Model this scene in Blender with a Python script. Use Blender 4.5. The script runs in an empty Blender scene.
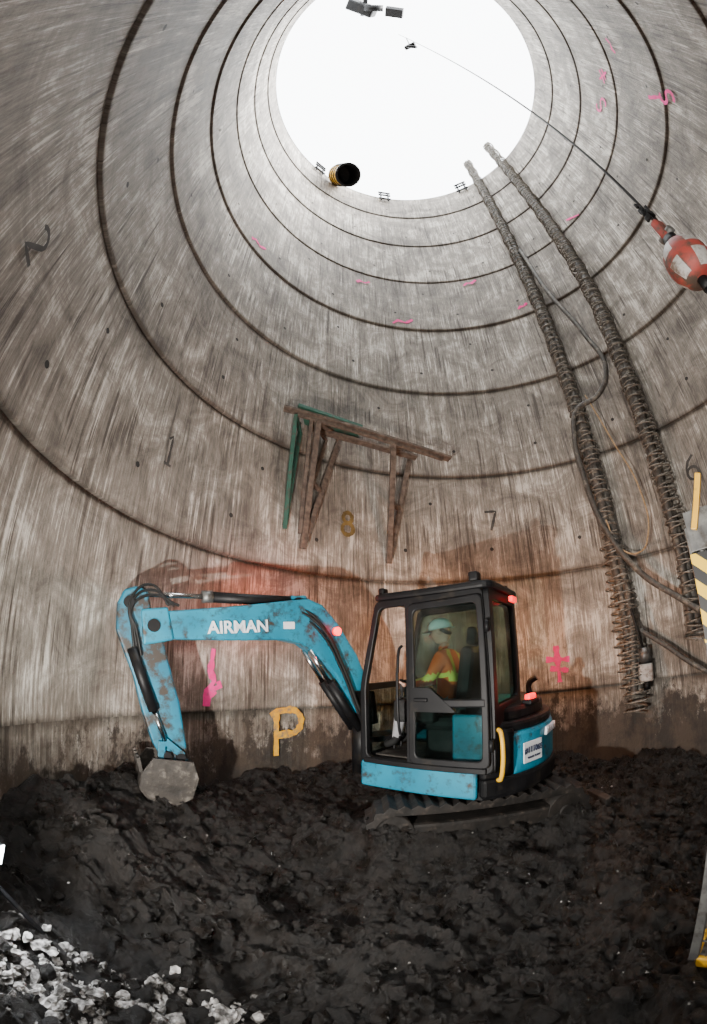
import bpy, math, random, bmesh
from mathutils import Vector, Matrix, noise
random.seed(7)
V=Vector
scn=bpy.context.scene
# ------------------------------------------------------------------ lens calibration / survey helpers
CAM=V((0,0,1.85)); AX=V((1.51,2.24,0)); R=3.65
PITCH=math.radians(21.59); A1=math.radians(.1458); C3=-.0343
ZJ=3.01; RH=1.8; ZTOP=15.25
def ray(px,py):
    dx=px-353.5; up=512-py; r=math.hypot(dx,up)+1e-9
    th=A1*r; th=th+C3*th**3
    f=math.cos(th); s=math.sin(th); x=s*dx/r; u=s*up/r
    return V((x,f*math.cos(PITCH)-u*math.sin(PITCH),f*math.sin(PITCH)+u*math.cos(PITCH)))
def wallhit(px,py,inset=0):
    d=ray(px,py); Rr=R-inset
    A=d.x**2+d.y**2; B=-(d.x*AX.x+d.y*AX.y); Cc=AX.x**2+AX.y**2-Rr*Rr
    t=(-B+math.sqrt(B*B-A*Cc))/A
    return CAM+d*t
def wp(phi,z,inset=0): return V((AX.x+(R-inset)*math.cos(phi),AX.y+(R-inset)*math.sin(phi),z))
def phiz(px,py):
    p=wallhit(px,py); return math.atan2(p.y-AX.y,p.x-AX.x),p.z
def athd(px,py,hd):
    d=ray(px,py); return CAM+d*(hd/math.hypot(d.x,d.y))
def vplane(px,py,P0,P1):
    d=ray(px,py); n=V((P1.y-P0.y,-(P1.x-P0.x),0)); t=(P0-CAM).dot(n)/d.dot(n); return CAM+d*t
# ------------------------------------------------------------------ camera
cd=bpy.data.cameras.new('camera'); co=bpy.data.objects.new('camera',cd); scn.collection.objects.link(co); scn.camera=co
cd.type='PANO'; cd.sensor_fit='VERTICAL'; cd.sensor_height=36; cd.sensor_width=36*707/1024
cd.lens=14; cd.clip_start=.03
ka=A1*1024/36
cd.panorama_type='FISHEYE_LENS_POLYNOMIAL'; cd.fisheye_fov=5.0
cd.fisheye_polynomial_k0=0; cd.fisheye_polynomial_k1=-ka; cd.fisheye_polynomial_k2=0; cd.fisheye_polynomial_k3=-C3*ka**3; cd.fisheye_polynomial_k4=0
co.location=CAM; co.rotation_euler=(math.pi/2+PITCH,0,0)
# ------------------------------------------------------------------ materials
def newmat(name):
    m=bpy.data.materials.new(name); m.use_nodes=True; nt=m.node_tree; return m,nt,nt.nodes['Principled BSDF']
def nd(nt,t,**k):
    n=nt.nodes.new(t)
    for a,b in k.items():
        setattr(n,a,b)
    return n
def noisy(name,c1,c2,scale=6,rough=.6,metal=0,bump=.1,dirt=None,dirt_amt=.5,dscale=4,emis=None,est=0,spec=.5):
    m,nt,b=newmat(name); L=nt.links.new
    tc=nd(nt,'ShaderNodeTexCoord'); n=nd(nt,'ShaderNodeTexNoise'); n.inputs['Scale'].default_value=scale; n.inputs['Detail'].default_value=4
    L(tc.outputs['Object'],n.inputs['Vector'])
    r=nd(nt,'ShaderNodeValToRGB'); r.color_ramp.elements[0].position=.35; r.color_ramp.elements[1].position=.68
    r.color_ramp.elements[0].color=(*c1,1); r.color_ramp.elements[1].color=(*c2,1); L(n.outputs['Fac'],r.inputs['Fac'])
    out=r.outputs['Color']
    if dirt:
        n2=nd(nt,'ShaderNodeTexNoise'); n2.inputs['Scale'].default_value=dscale; n2.inputs['Detail'].default_value=6; n2.inputs['Roughness'].default_value=.7
        L(tc.outputs['Object'],n2.inputs['Vector'])
        r2=nd(nt,'ShaderNodeValToRGB'); r2.color_ramp.elements[0].position=1-dirt_amt-.06+.0; r2.color_ramp.elements[1].position=1-dirt_amt+.08
        L(n2.outputs['Fac'],r2.inputs['Fac'])
        mx=nd(nt,'ShaderNodeMix',data_type='RGBA'); L(r2.outputs['Color'],mx.inputs[0]); L(out,mx.inputs[6]); mx.inputs[7].default_value=(*dirt,1); out=mx.outputs[2]
    L(out,b.inputs['Base Color']); b.inputs['Roughness'].default_value=rough; b.inputs['Metallic'].default_value=metal; b.inputs['Specular IOR Level'].default_value=spec
    if bump:
        bp=nd(nt,'ShaderNodeBump'); bp.inputs['Strength'].default_value=bump; bp.inputs['Distance'].default_value=.02
        L(n.outputs['Fac'],bp.inputs['Height']); L(bp.outputs['Normal'],b.inputs['Normal'])
    if emis: b.inputs['Emission Color'].default_value=(*emis,1); b.inputs['Emission Strength'].default_value=est
    return m
TEAL=noisy('teal_paint',(.004,.14,.22),(.007,.205,.31),3,.4,0,.03,(.04,.03,.023),.43,8,spec=.4)
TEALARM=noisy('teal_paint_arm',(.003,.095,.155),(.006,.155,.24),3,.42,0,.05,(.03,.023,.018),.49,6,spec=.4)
BLACK=noisy('black_paint',(.003,.003,.0035),(.007,.007,.008),5,.5,0,.03,(.018,.015,.012),.38,6,spec=.22)
RUBBER=noisy('rubber',(.006,.006,.006),(.014,.014,.014),10,.6,spec=.25)
MUD=noisy('mud_caked',(.003,.0025,.002),(.014,.011,.009),7,.7,0,.9,(.045,.036,.029),.38,12,spec=.35)
BUCKET=noisy('bucket_steel',(.010,.008,.006),(.038,.031,.025),9,.7,.0,.8,(.10,.088,.075),.40,9)
CHROME=noisy('chrome',(.5,.5,.5),(.7,.7,.7),5,.2,1,0)
STEEL=noisy('galv_steel',(.10,.10,.10),(.20,.20,.19),12,.5,.6,.05,(.05,.042,.035),.42,9)
WHITE=noisy('white_paint',(.26,.25,.24),(.42,.41,.39),8,.5,0,0,(.12,.09,.07),.46,9)
LABEL=noisy('label_white',(.6,.63,.65),(.7,.72,.75),8,.5,0,0)
INK=noisy('label_ink',(.01,.02,.05),(.02,.03,.08),8,.5,0,0)
YELLOW=noisy('yellow_paint',(.60,.31,.013),(.7,.40,.018),6,.45,0,.02,(.12,.09,.05),.34,8)
TIMBER=noisy('weathered_timber',(.055,.04,.032),(.14,.108,.085),14,.8,0,.3)
GREEN=noisy('green_paint',(.012,.06,.042),(.022,.10,.07),9,.6,0,.1,(.06,.05,.04),.42,10)
ROPE=noisy('rope',(.25,.16,.08),(.4,.28,.15),30,.8)
HOSE=noisy('hose_rubber',(.03,.027,.024),(.075,.068,.06),14,.6,0,.1,(.18,.16,.13),.42,8)
WIRE=noisy('armour_wire',(.08,.07,.06),(.23,.205,.17),20,.6,.3,.1)
SKIN=noisy('skin',(.42,.24,.17),(.5,.3,.22),8,.55,0,0)
HIVIS=noisy('hivis_orange',(.60,.10,.02),(.70,.14,.03),10,.8,0,.2)
HIYEL=noisy('hivis_yellow',(.55,.6,.08),(.65,.7,.12),10,.8,0,.2)
GREYC=noisy('grey_trousers',(.18,.18,.19),(.3,.3,.31),14,.9,0,.3)
HELMET=noisy('helmet_white',(.45,.68,.64),(.6,.78,.74),5,.35,0,0)
SEATM=noisy('seat_vinyl',(.010,.010,.010),(.02,.02,.02),14,.7,spec=.25)
REDP=noisy('red_paint',(.20,.026,.02),(.30,.042,.03),6,.6,0,.2,(.06,.04,.03),.48,7)
PINK=noisy('pink_spray',(.75,.02,.22),(.9,.05,.34),9,.8,0,0,(.3,.2,.2),.38,14)
DKSPRAY=noisy('dark_spray',(.025,.023,.021),(.06,.055,.05),9,.8,0,0)
OCHRE=noisy('ochre_spray',(.08,.052,.012),(.2,.13,.035),9,.8,0,0)
YSPRAY=noisy('yellow_spray',(.66,.30,.01),(.76,.42,.02),12,.8,0,0,(.22,.17,.12),.44,10)
HOLE=noisy('hole_dark',(.015,.014,.013),(.03,.028,.025),9,.9,0,0)
REDLAMP=noisy('red_lamp',(1,.02,.02),(1,.03,.02),5,.3,0,0,emis=(1,.01,.015),est=2.4)
LAMPW=noisy('lamp_face',(1,1,1),(1,1,1),5,.3,0,0,emis=(.9,.95,1),est=40)
RUBBLE=noisy('pale_rubble',(.08,.075,.07),(.50,.48,.46),26,.9,0,.7,(.02,.017,.014),.48,9)
def glass(name,tint=(.55,.65,.65),gl=.12):
    m=bpy.data.materials.new(name); m.use_nodes=True; nt=m.node_tree; nt.nodes.clear(); L=nt.links.new
    o=nd(nt,'ShaderNodeOutputMaterial'); t=nd(nt,'ShaderNodeBsdfTransparent'); t.inputs[0].default_value=(*tint,1)
    g=nd(nt,'ShaderNodeBsdfGlossy'); g.inputs['Roughness'].default_value=.08; x=nd(nt,'ShaderNodeMixShader'); 
    tc=nd(nt,'ShaderNodeTexCoord'); n=nd(nt,'ShaderNodeTexNoise'); n.inputs['Scale'].default_value=5; n.inputs['Detail'].default_value=5; L(tc.outputs['Object'],n.inputs['Vector'])
    r=nd(nt,'ShaderNodeMapRange'); r.inputs[1].default_value=.4; r.inputs[2].default_value=.75; r.inputs[3].default_value=gl*.6; r.inputs[4].default_value=gl*2.2
    L(n.outputs['Fac'],r.inputs[0]); L(r.outputs[0],x.inputs[0]); L(t.outputs[0],x.inputs[1]); L(g.outputs[0],x.inputs[2]); L(x.outputs[0],o.inputs[0]); return m
GLASS=glass('cab_glass',(.64,.75,.73),.06)
def hazard():
    m,nt,b=newmat('hazard_stripes'); L=nt.links.new
    tc=nd(nt,'ShaderNodeTexCoord'); sp=nd(nt,'ShaderNodeSeparateXYZ'); L(tc.outputs['Object'],sp.inputs[0])
    a=nd(nt,'ShaderNodeMath',operation='ADD'); L(sp.outputs[0],a.inputs[0]); L(sp.outputs[2],a.inputs[1])
    a2=nd(nt,'ShaderNodeMath',operation='ADD'); L(a.outputs[0],a2.inputs[0]); L(sp.outputs[1],a2.inputs[1])
    f=nd(nt,'ShaderNodeMath',operation='MULTIPLY'); L(a2.outputs[0],f.inputs[0]); f.inputs[1].default_value=7
    g=nd(nt,'ShaderNodeMath',operation='FRACT'); L(f.outputs[0],g.inputs[0])
    h=nd(nt,'ShaderNodeMath',operation='GREATER_THAN'); L(g.outputs[0],h.inputs[0]); h.inputs[1].default_value=.5
    mx=nd(nt,'ShaderNodeMix',data_type='RGBA'); L(h.outputs[0],mx.inputs[0]); mx.inputs[6].default_value=(.01,.01,.01,1); mx.inputs[7].default_value=(.7,.45,.02,1)
    L(mx.outputs[2],b.inputs['Base Color']); return m
HAZ=hazard()
# concrete
def concrete():
    m,nt,b=newmat('precast_concrete'); L=nt.links.new
    uv=nd(nt,'ShaderNodeUVMap'); 
    def nz(sx,sy,sc=1,det=5,ro=.6,dis=0):
        mp=nd(nt,'ShaderNodeMapping'); mp.inputs['Scale'].default_value=(sx,sy,1); L(uv.outputs[0],mp.inputs[0])
        n=nd(nt,'ShaderNodeTexNoise',noise_dimensions='2D'); n.inputs['Scale'].default_value=sc; n.inputs['Detail'].default_value=det; n.inputs['Roughness'].default_value=ro; n.inputs['Distortion'].default_value=dis; L(mp.outputs[0],n.inputs['Vector']); return n.outputs['Fac']
    def mr(x,a,c,d,e):
        r=nd(nt,'ShaderNodeMapRange'); r.inputs[1].default_value=a; r.inputs[2].default_value=c; r.inputs[3].default_value=d; r.inputs[4].default_value=e; L(x,r.inputs[0]); return r.outputs[0]
    def ma(op,x,y):
        n=nd(nt,'ShaderNodeMath',operation=op)
        for i,q in enumerate((x,y)):
            if isinstance(q,(int,float)): n.inputs[i].default_value=q
            else: L(q,n.inputs[i])
        return n.outputs[0]
    streak=nz(6,.75); fine=nz(44,2.6,1,6,.82); broad=nz(.6,.8,1,3); sharp=nz(26,.7,1,6,.76); patch=nz(1.8,2.0,1,8,.74,.6)
    v=mr(streak,.3,.7,.74,1.15); v=ma('MULTIPLY',v,mr(fine,.32,.68,.68,1.26)); v=ma('MULTIPLY',v,mr(broad,.3,.7,.80,1.16))
    v=ma('MULTIPLY',v,mr(patch,.33,.67,.66,1.2))
    runs=ma('MULTIPLY',mr(sharp,.52,.68,0,.60),mr(nz(1.1,1.3,1,3),.42,.58,0,1)); v=ma('ADD',v,runs)
    dk=ma('MULTIPLY',mr(nz(18,.45,1,6,.72),.53,.65,0,.66),mr(nz(1.3,.9,1.3,3),.42,.58,0,1)); v=ma('MULTIPLY',v,ma('SUBTRACT',1,dk))
    sp=nd(nt,'ShaderNodeSeparateXYZ'); L(uv.outputs[0],sp.inputs[0]); z=sp.outputs[1]
    q=ma('FRACT',ma('DIVIDE',ma('ADD',z,-ZJ+RH*4),RH),0)
    d=ma('MINIMUM',q,ma('SUBTRACT',1,q)); d=ma('ADD',d,ma('MULTIPLY',ma('SUBTRACT',nz(3,.3,1,4),.5),.05))
    v=ma('MULTIPLY',v,mr(d,0.0,.045,.60,1))
    ring=ma('FRACT',ma('MULTIPLY',ma('FLOOR',ma('DIVIDE',ma('ADD',z,-ZJ+RH*4),RH),0),.618),0); v=ma('MULTIPLY',v,mr(ring,0,1,.90,1.10))
    cr=nd(nt,'ShaderNodeValToRGB'); e=cr.color_ramp.elements; e[0].position=.25; e[0].color=(.060,.050,.041,1); e[1].position=1.35/1.6; e[1].color=(.56,.525,.47,1)
    mid=cr.color_ramp.elements.new(.60); mid.color=(.240,.214,.182,1)
    L(ma('DIVIDE',v,1.6),cr.inputs[0])
    spl=nz(3.4,2.0,1,8,.80)
    h=mr(z,.2,2.0,1,0); mm=ma('ADD',ma('MULTIPLY',h,.70),ma('MULTIPLY',spl,.95)); mk=mr(mm,.84,.95,0,.94)
    mx=nd(nt,'ShaderNodeMix',data_type='RGBA'); L(mk,mx.inputs[0]); L(cr.outputs[0],mx.inputs[6]); mx.inputs[7].default_value=(.015,.011,.008,1)
    h2=mr(z,.7,2.2,.6,0); mx2=nd(nt,'ShaderNodeMix',data_type='RGBA'); L(ma('MULTIPLY',h2,mr(nz(2.2,1.4,1,6,.74),.42,.58,.0,1)),mx2.inputs[0]); L(mx.outputs[2],mx2.inputs[6]); mx2.inputs[7].default_value=(.075,.054,.038,1)
    L(mx2.outputs[2],b.inputs['Base Color']); b.inputs['Roughness'].default_value=.72
    bp=nd(nt,'ShaderNodeBump'); bp.inputs['Strength'].default_value=.55; bp.inputs['Distance'].default_value=.015; L(ma('ADD',nz(20,12,1,5,.7),ma('MULTIPLY',patch,.6)),bp.inputs['Height']); L(bp.outputs[0],b.inputs['Normal'])
    return m
CONC=concrete()
def dirtmat():
    m,nt,b=newmat('wet_spoil'); L=nt.links.new
    tc=nd(nt,'ShaderNodeTexCoord')
    def nz(sc,det=6,ro=.65):
        n=nd(nt,'ShaderNodeTexNoise'); n.inputs['Scale'].default_value=sc; n.inputs['Detail'].default_value=det; n.inputs['Roughness'].default_value=ro; L(tc.outputs['Object'],n.inputs['Vector']); return n.outputs['Fac']
    r=nd(nt,'ShaderNodeValToRGB'); e=r.color_ramp.elements; e[0].position=.38; e[0].color=(.0016,.0013,.001,1); e[1].position=.66; e[1].color=(.022,.017,.0135,1); e2=r.color_ramp.elements.new(.76); e2.color=(.10,.082,.068,1)
    L(nz(9,8,.80),r.inputs[0]); L(r.outputs[0],b.inputs['Base Color'])
    rr=nd(nt,'ShaderNodeMapRange'); rr.inputs[1].default_value=.35; rr.inputs[2].default_value=.62; rr.inputs[3].default_value=.2; rr.inputs[4].default_value=.8; L(nz(6,4),rr.inputs[0]); L(rr.outputs[0],b.inputs['Roughness'])
    b.inputs['Specular IOR Level'].default_value=.42
    bp=nd(nt,'ShaderNodeBump'); bp.inputs['Strength'].default_value=1.0; bp.inputs['Distance'].default_value=.06; L(nz(30,8,.82),bp.inputs['Height']); L(bp.outputs[0],b.inputs['Normal']); return m
DIRT=dirtmat()
# ------------------------------------------------------------------ geometry helpers
def link(o,parent=None,world=False):
    scn.collection.objects.link(o)
    if parent:
        o.parent=parent
        if world: o.matrix_parent_inverse=parent.matrix_world.inverted()
    return o
def mk(name,verts,faces,mat,parent=None,world=False,smooth=False,bevel=0,M=None):
    me=bpy.data.meshes.new(name); me.from_pydata([tuple(v) for v in verts],[],faces); me.update()
    bm=bmesh.new(); bm.from_mesh(me); bmesh.ops.recalc_face_normals(bm,faces=bm.faces); bm.to_mesh(me); bm.free()
    me.materials.append(mat)
    for p in me.polygons: p.use_smooth=smooth
    o=bpy.data.objects.new(name,me)
    if M is not None: o.matrix_local=M
    link(o,parent,world)
    if bevel:
        b=o.modifiers.new('bevel','BEVEL'); b.width=bevel; b.segments=2; b.limit_method='ANGLE'
    return o
def empty(name,loc=(0,0,0),rz=0):
    o=bpy.data.objects.new(name,None); o.location=loc; o.rotation_euler=(0,0,rz); scn.collection.objects.link(o); bpy.context.view_layer.update(); return o
BF=[(0,1,3,2),(4,6,7,5),(0,4,5,1),(2,3,7,6),(0,2,6,4),(1,5,7,3)]
def box(name,size,loc,mat,parent=None,rot=(0,0,0),bevel=.008,world=False):
    from mathutils import Euler
    Rm=Euler(rot).to_matrix(); vs=[V(loc)+Rm@V((sx*size[0]/2,sy*size[1]/2,sz*size[2]/2)) for sx in(-1,1) for sy in(-1,1) for sz in(-1,1)]
    return mk(name,vs,BF,mat,parent,world,bevel=bevel)
def beam(name,a,b,w,h,mat,parent=None,world=False,up=V((0,0,1)),bevel=.004):
    a=V(a);b=V(b);d=(b-a).normalized(); s=d.cross(up)
    if s.length<1e-3: s=d.cross(V((1,0,0)))
    s.normalize(); u=s.cross(d).normalized(); vs=[]
    for q in(a,b):
        for sx in(-1,1):
            for sz in(-1,1): vs.append(q+s*sx*w/2+u*sz*h/2)
    return mk(name,vs,BF,mat,parent,world,bevel=bevel)
def cyl(name,a,b,r,mat,parent=None,world=False,n=24,r2=None):
    a=V(a);b=V(b);d=(b-a).normalized(); s=d.orthogonal().normalized(); u=d.cross(s); r2=r if r2 is None else r2
    vs=[a+(s*math.cos(t)+u*math.sin(t))*r for t in [2*math.pi*i/n for i in range(n)]]+[b+(s*math.cos(t)+u*math.sin(t))*r2 for t in [2*math.pi*i/n for i in range(n)]]
    fs=[(i,(i+1)%n,n+(i+1)%n,n+i) for i in range(n)]+[tuple(range(n)),tuple(range(n,2*n))]
    o=mk(name,vs,fs,mat,parent,world)
    for p in o.data.polygons[:n]: p.use_smooth=True
    return o
def tube(name,pts,r,mat,parent=None,world=False,smooth=True,res=4):
    cu=bpy.data.curves.new(name,'CURVE'); cu.dimensions='3D'; cu.bevel_depth=r; cu.bevel_resolution=res; cu.use_fill_caps=True
    if smooth:
        s=cu.splines.new('BEZIER'); s.bezier_points.add(len(pts)-1)
        for b,p in zip(s.bezier_points,pts): b.co=p; b.handle_left_type='AUTO'; b.handle_right_type='AUTO'
        s.resolution_u=8
    else:
        s=cu.splines.new('POLY'); s.points.add(len(pts)-1)
        for b,p in zip(s.points,pts): b.co=(*p,1)
    cu.materials.append(mat); o=bpy.data.objects.new(name,cu); return link(o,parent,world)
def prism(name,pts,O,U,W,t,mat,parent=None,world=False,bevel=.01,holes=None):
    """extrude 2-D outline (u,w) lying in plane O,U,W by +-t/2 along the normal"""
    O=V(O);U=V(U);W=V(W);N=U.cross(W).normalized(); n=len(pts)
    vs=[O+U*p[0]+W*p[1]-N*t/2 for p in pts]+[O+U*p[0]+W*p[1]+N*t/2 for p in pts]
    if holes is None:
        fs=[(i,(i+1)%n,n+(i+1)%n,n+i) for i in range(n)]+[tuple(range(n)),tuple(range(2*n-1,n-1,-1))]
    else:
        vs+= [O+U*p[0]+W*p[1]-N*t/2 for p in holes]+[O+U*p[0]+W*p[1]+N*t/2 for p in holes]
        fs=[]
        for i in range(n):
            j=(i+1)%n
            fs+=[(i,j,n+j,n+i),(2*n+i,2*n+j,3*n+j,3*n+i),(i,j,2*n+j,2*n+i),(n+i,n+j,3*n+j,3*n+i)]
    return mk(name,vs,fs,mat,parent,world,bevel=bevel)
def rquad(c,r,k=5):
    out=[];n=len(c)
    for i in range(n):
        p=V((*c[i],0)); a=V((*c[i-1],0)); b=V((*c[(i+1)%n],0)); rr=r[i] if isinstance(r,(list,tuple)) else r
        pa=p+(a-p).normalized()*rr; pb=p+(b-p).normalized()*rr
        for j in range(k+1):
            t=j/k; q=pa*(1-t)**2+p*2*t*(1-t)+pb*t*t; out.append((q.x,q.y))
    return out
# ------------------------------------------------------------------ shaft wall
def build_wall():
    N=288; prof=[]
    k0=-1; rng=random.Random(3)
    for k in range(k0,7):
        za=ZJ+k*RH; zb=za+RH if k<6 else ZTOP
        if za<-.9: za=-.9
        o0=-.012+rng.uniform(-.005,.005); o1=.014+rng.uniform(-.004,.004)   # slightly tapered rings leave a lip at every joint
        prof+=[(za+.012,R+o0+.045,0),(za+.014,R+o0,0),(za+.05,R+o0,1)]
        m=5
        for j in range(1,m): prof.append((za+(zb-za)*j/m,R+o0+(o1-o0)*j/m,1))
        prof+=[(zb-.05,R+o1,1),(zb-.014,R+o1,0),(zb-.012,R+o1+.02,0)]
    prof=[(-1.0,R,0)]+prof+[(ZTOP,R+.0,0),(ZTOP+.02,R+.3,0)]
    vs=[];fs=[];uvs=[];ph0=-math.pi/2
    for z,r,_ in prof:
        for i in range(N+1):
            a=ph0+2*math.pi*i/N; vs.append((AX.x+r*math.cos(a),AX.y+r*math.sin(a),z)); uvs.append((a*R,z))
    W=N+1; sm=[]
    for j in range(len(prof)-1):
        for i in range(N):
            fs.append((j*W+i,(j)*W+i+1,(j+1)*W+i+1,(j+1)*W+i)); sm.append(prof[j][2] or prof[j+1][2])
    me=bpy.data.meshes.new('wall_round'); me.from_pydata(vs,[],fs); uvl=me.uv_layers.new(name='UVMap')
    for p,s in zip(me.polygons,sm):
        p.use_smooth=bool(s)
        for li in p.loop_indices: uvl.data[li].uv=uvs[me.loops[li].vertex_index]
    me.flip_normals(); me.materials.append(CONC); o=bpy.data.objects.new('wall_round',me); link(o)
build_wall()
hv=[];hf=[]
def disc(phi,z,r,ins=.022,n=12):
    b=len(hv)
    for i in range(n):
        t=2*math.pi*i/n; hv.append(wp(phi+r*math.cos(t)/R,z+r*math.sin(t),ins))
    hf.append(tuple(range(b,b+n)))
rg=random.Random(5)
for k in range(0,7):
    for i in range(16):
        disc(math.radians(22.5*i+11+k*7)+rg.uniform(-.01,.01),ZJ+k*RH+.5,.03)
        if i%2==0: disc(math.radians(22.5*i+4+k*13),ZJ+k*RH+1.3,.028)
mk('lifting_sockets',hv,hf,HOLE)
# ------------------------------------------------------------------ painted marks
def arc(cx,cy,rx,ry,a0,a1,n=16): return [(cx+rx*math.cos(math.radians(a0+(a1-a0)*i/n)),cy+ry*math.sin(math.radians(a0+(a1-a0)*i/n))) for i in range(n+1)]
GL={'2':[arc(0,.25,.25,.25,160,-35)+[(-.27,-.5),(.3,-.5)]],'1':[[(-.1,.34),(.05,.5),(.05,-.5)],[(-.12,-.5),(.2,-.5)]],
'8':[arc(0,.25,.2,.23,-90,270,24),arc(0,-.24,.25,.25,90,-270,24)],'7':[[(-.28,.45),(.28,.45),(-.05,-.5)]],
'6':[[(.2,.5),(-.08,.3),(-.22,.05),(-.25,-.2)]+arc(0,-.23,.25,.26,180,540,24)],
'P':[[(-.25,-.55),(-.25,.5)],[(-.4,.38),(-.25,.47),(.1,.5)]+arc(.12,.22,.28,.28,90,-100)+[(-.2,-.08)]],
'S':[arc(0,.25,.2,.22,40,260)+arc(0,-.22,.22,.25,90,-140)],'|':[[(0,.5),(0,-.5)]],
'x':[[(0,.5),(.05,-.5)],[(-.3,.15),(.35,.1)],[(-.2,-.1),(.3,-.2)]],
'f':[[(.0,.55),(-.05,.1),(.05,-.1),(-.1,-.3),(-.12,-.6)],[(-.12,-.32),(.2,-.2),(.15,-.1)],[(-.15,-.5),(.1,-.3)]],
'~':[[(-.5,0),(-.2,.15),(.1,-.05),(.5,.1)]]}
def mark(name,ch,px,py,h,w,mat,wob=.0,ins=.024,rot=0):
    ph,z=phiz(px,py); vs=[];fs=[]
    for st in GL[ch]:
        P=[]
        for a,b in zip(st,st[1:]):
            n=max(1,int(math.hypot(b[0]-a[0],b[1]-a[1])*h/.05))
            P+=[(a[0]+(b[0]-a[0])*i/n,a[1]+(b[1]-a[1])*i/n) for i in range(n)]
        P.append(st[-1]); P=[(x*h,y*h) for x,y in P]
        c,s=math.cos(rot),math.sin(rot); P=[(x*c-y*s,x*s+y*c) for x,y in P]
        b0=len(vs)
        for i,p in enumerate(P):
            q0=P[max(0,i-1)];q1=P[min(len(P)-1,i+1)]; dx,dy=q1[0]-q0[0],q1[1]-q0[1]; l=math.hypot(dx,dy)+1e-9
            ww=w/2*(1+wob*random.uniform(-.6,.6)); nx,ny=-dy/l*ww,dx/l*ww
            for sg in(1,-1): vs.append(wp(ph-(p[0]+nx*sg)/R,z+p[1]+ny*sg,ins))
        for i in range(len(P)-1): fs.append((b0+2*i,b0+2*i+1,b0+2*i+3,b0+2*i+2))
    return mk(name,vs,fs,mat)
mark('painted_segment_number','2',35,243,.27,.036,DKSPRAY,.2,rot=-.1)
mark('painted_segment_number','1',168,450,.34,.035,DKSPRAY,.3)
mark('painted_segment_number','8',347,524,.36,.06,OCHRE,.4)
mark('painted_segment_number','7',491,521,.34,.04,DKSPRAY,.4)
mark('painted_segment_number','6',692,468,.36,.04,DKSPRAY,.3)
mark('spray_paint_letter','P',285,731,.55,.085,YSPRAY,.4)
mark('pink_spray_mark','f',211,676,.55,.075,PINK,.9)
mark('pink_spray_mark','x',557,664,.55,.07,PINK,.8)
mark('pink_spray_mark','|',656,97,.45,.06,PINK,.4,rot=.3)
mark('pink_spray_mark','S',668,97,.45,.06,PINK,.4,rot=.3)
mark('pink_spray_mark','x',604,76,.45,.05,PINK,.5,rot=.5)
mark('pink_spray_mark','S',602,105,.5,.05,PINK,.5,rot=.5)
mark('pink_spray_mark','|',573,218,.4,.05,PINK,.5,rot=1)
for (x,y,s) in((258,245,.45),(363,283,.35),(403,323,.5),(470,284,.35),(523,307,.25),(612,45,.3)):
    mark('pink_spray_mark','~',x,y,s,.06,PINK,.8,rot=.3)
# ------------------------------------------------------------------ ground
def lerp_tab(t,x):
    if x<=t[0][0]: return t[0][1]
    for a,b in zip(t,t[1:]):
        if x<=b[0]: return a[1]+(b[1]-a[1])*(x-a[0])/(b[0]-a[0])
    return t[-1][1]
BANK=[(-180,.80),(-165,.44),(-150,.3),(-90,.2),(0,.05),(32,.05),(70,.2),(114,.33),(149,.42),(170,.68),(180,.80)]
def gz(x,y,det=True):
    dx,dy=x-AX.x,y-AX.y; r=math.hypot(dx,dy)/R; ph=math.degrees(math.atan2(dy,dx))
    b=lerp_tab(BANK,ph); s=min(1,max(0,(r-.5)/.48)); s=s*s*(3-2*s); h=b*s
    m=math.hypot(x-1.13,y-4.2); k=min(1,max(.55,(m-.4)/.9))
    h+=.22*math.exp(-((x-1.1)/1.5)**2-((y-4.1)/.85)**2)
    h+=.20*math.exp(-((x-2.3)/.6)**2-((y-3.7)/.6)**2)+.22*math.exp(-((x-.15)/.5)**2-((y-3.5)/.35)**2)
    h+=.12*math.exp(-((x-1.1)/1.1)**4-((y-3.38)/.22)**2)
    h+=.10*math.exp(-((x+1.45)/.3)**2-((y-3.25)/.3)**2)     # spoil against the bucket
    if det:
        p=V((x,y,0)); h+=k*(.15*noise.noise(p*1.3+V((3,1,0)))+.11*abs(noise.noise(p*3.1))+.08*noise.noise(p*6.3)+.06*abs(noise.noise(p*13))+.03*noise.noise(p*29))
    return h
def build_ground():
    st=.026; n=int(2*(R+.05)/st); vs=[];idx={};fs=[]
    for j in range(n+1):
        for i in range(n+1):
            x=AX.x-R-.05+i*st; y=AX.y-R-.05+j*st
            if (x-AX.x)**2+(y-AX.y)**2<(R+.06)**2: idx[i,j]=len(vs); vs.append((x,y,gz(x,y)))
    for j in range(n):
        for i in range(n):
            q=[idx.get(k) for k in((i,j),(i+1,j),(i+1,j+1),(i,j+1))]
            if None not in q: fs.append(q)
    mk('ground',vs,fs,DIRT,smooth=True)
build_ground()
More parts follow.
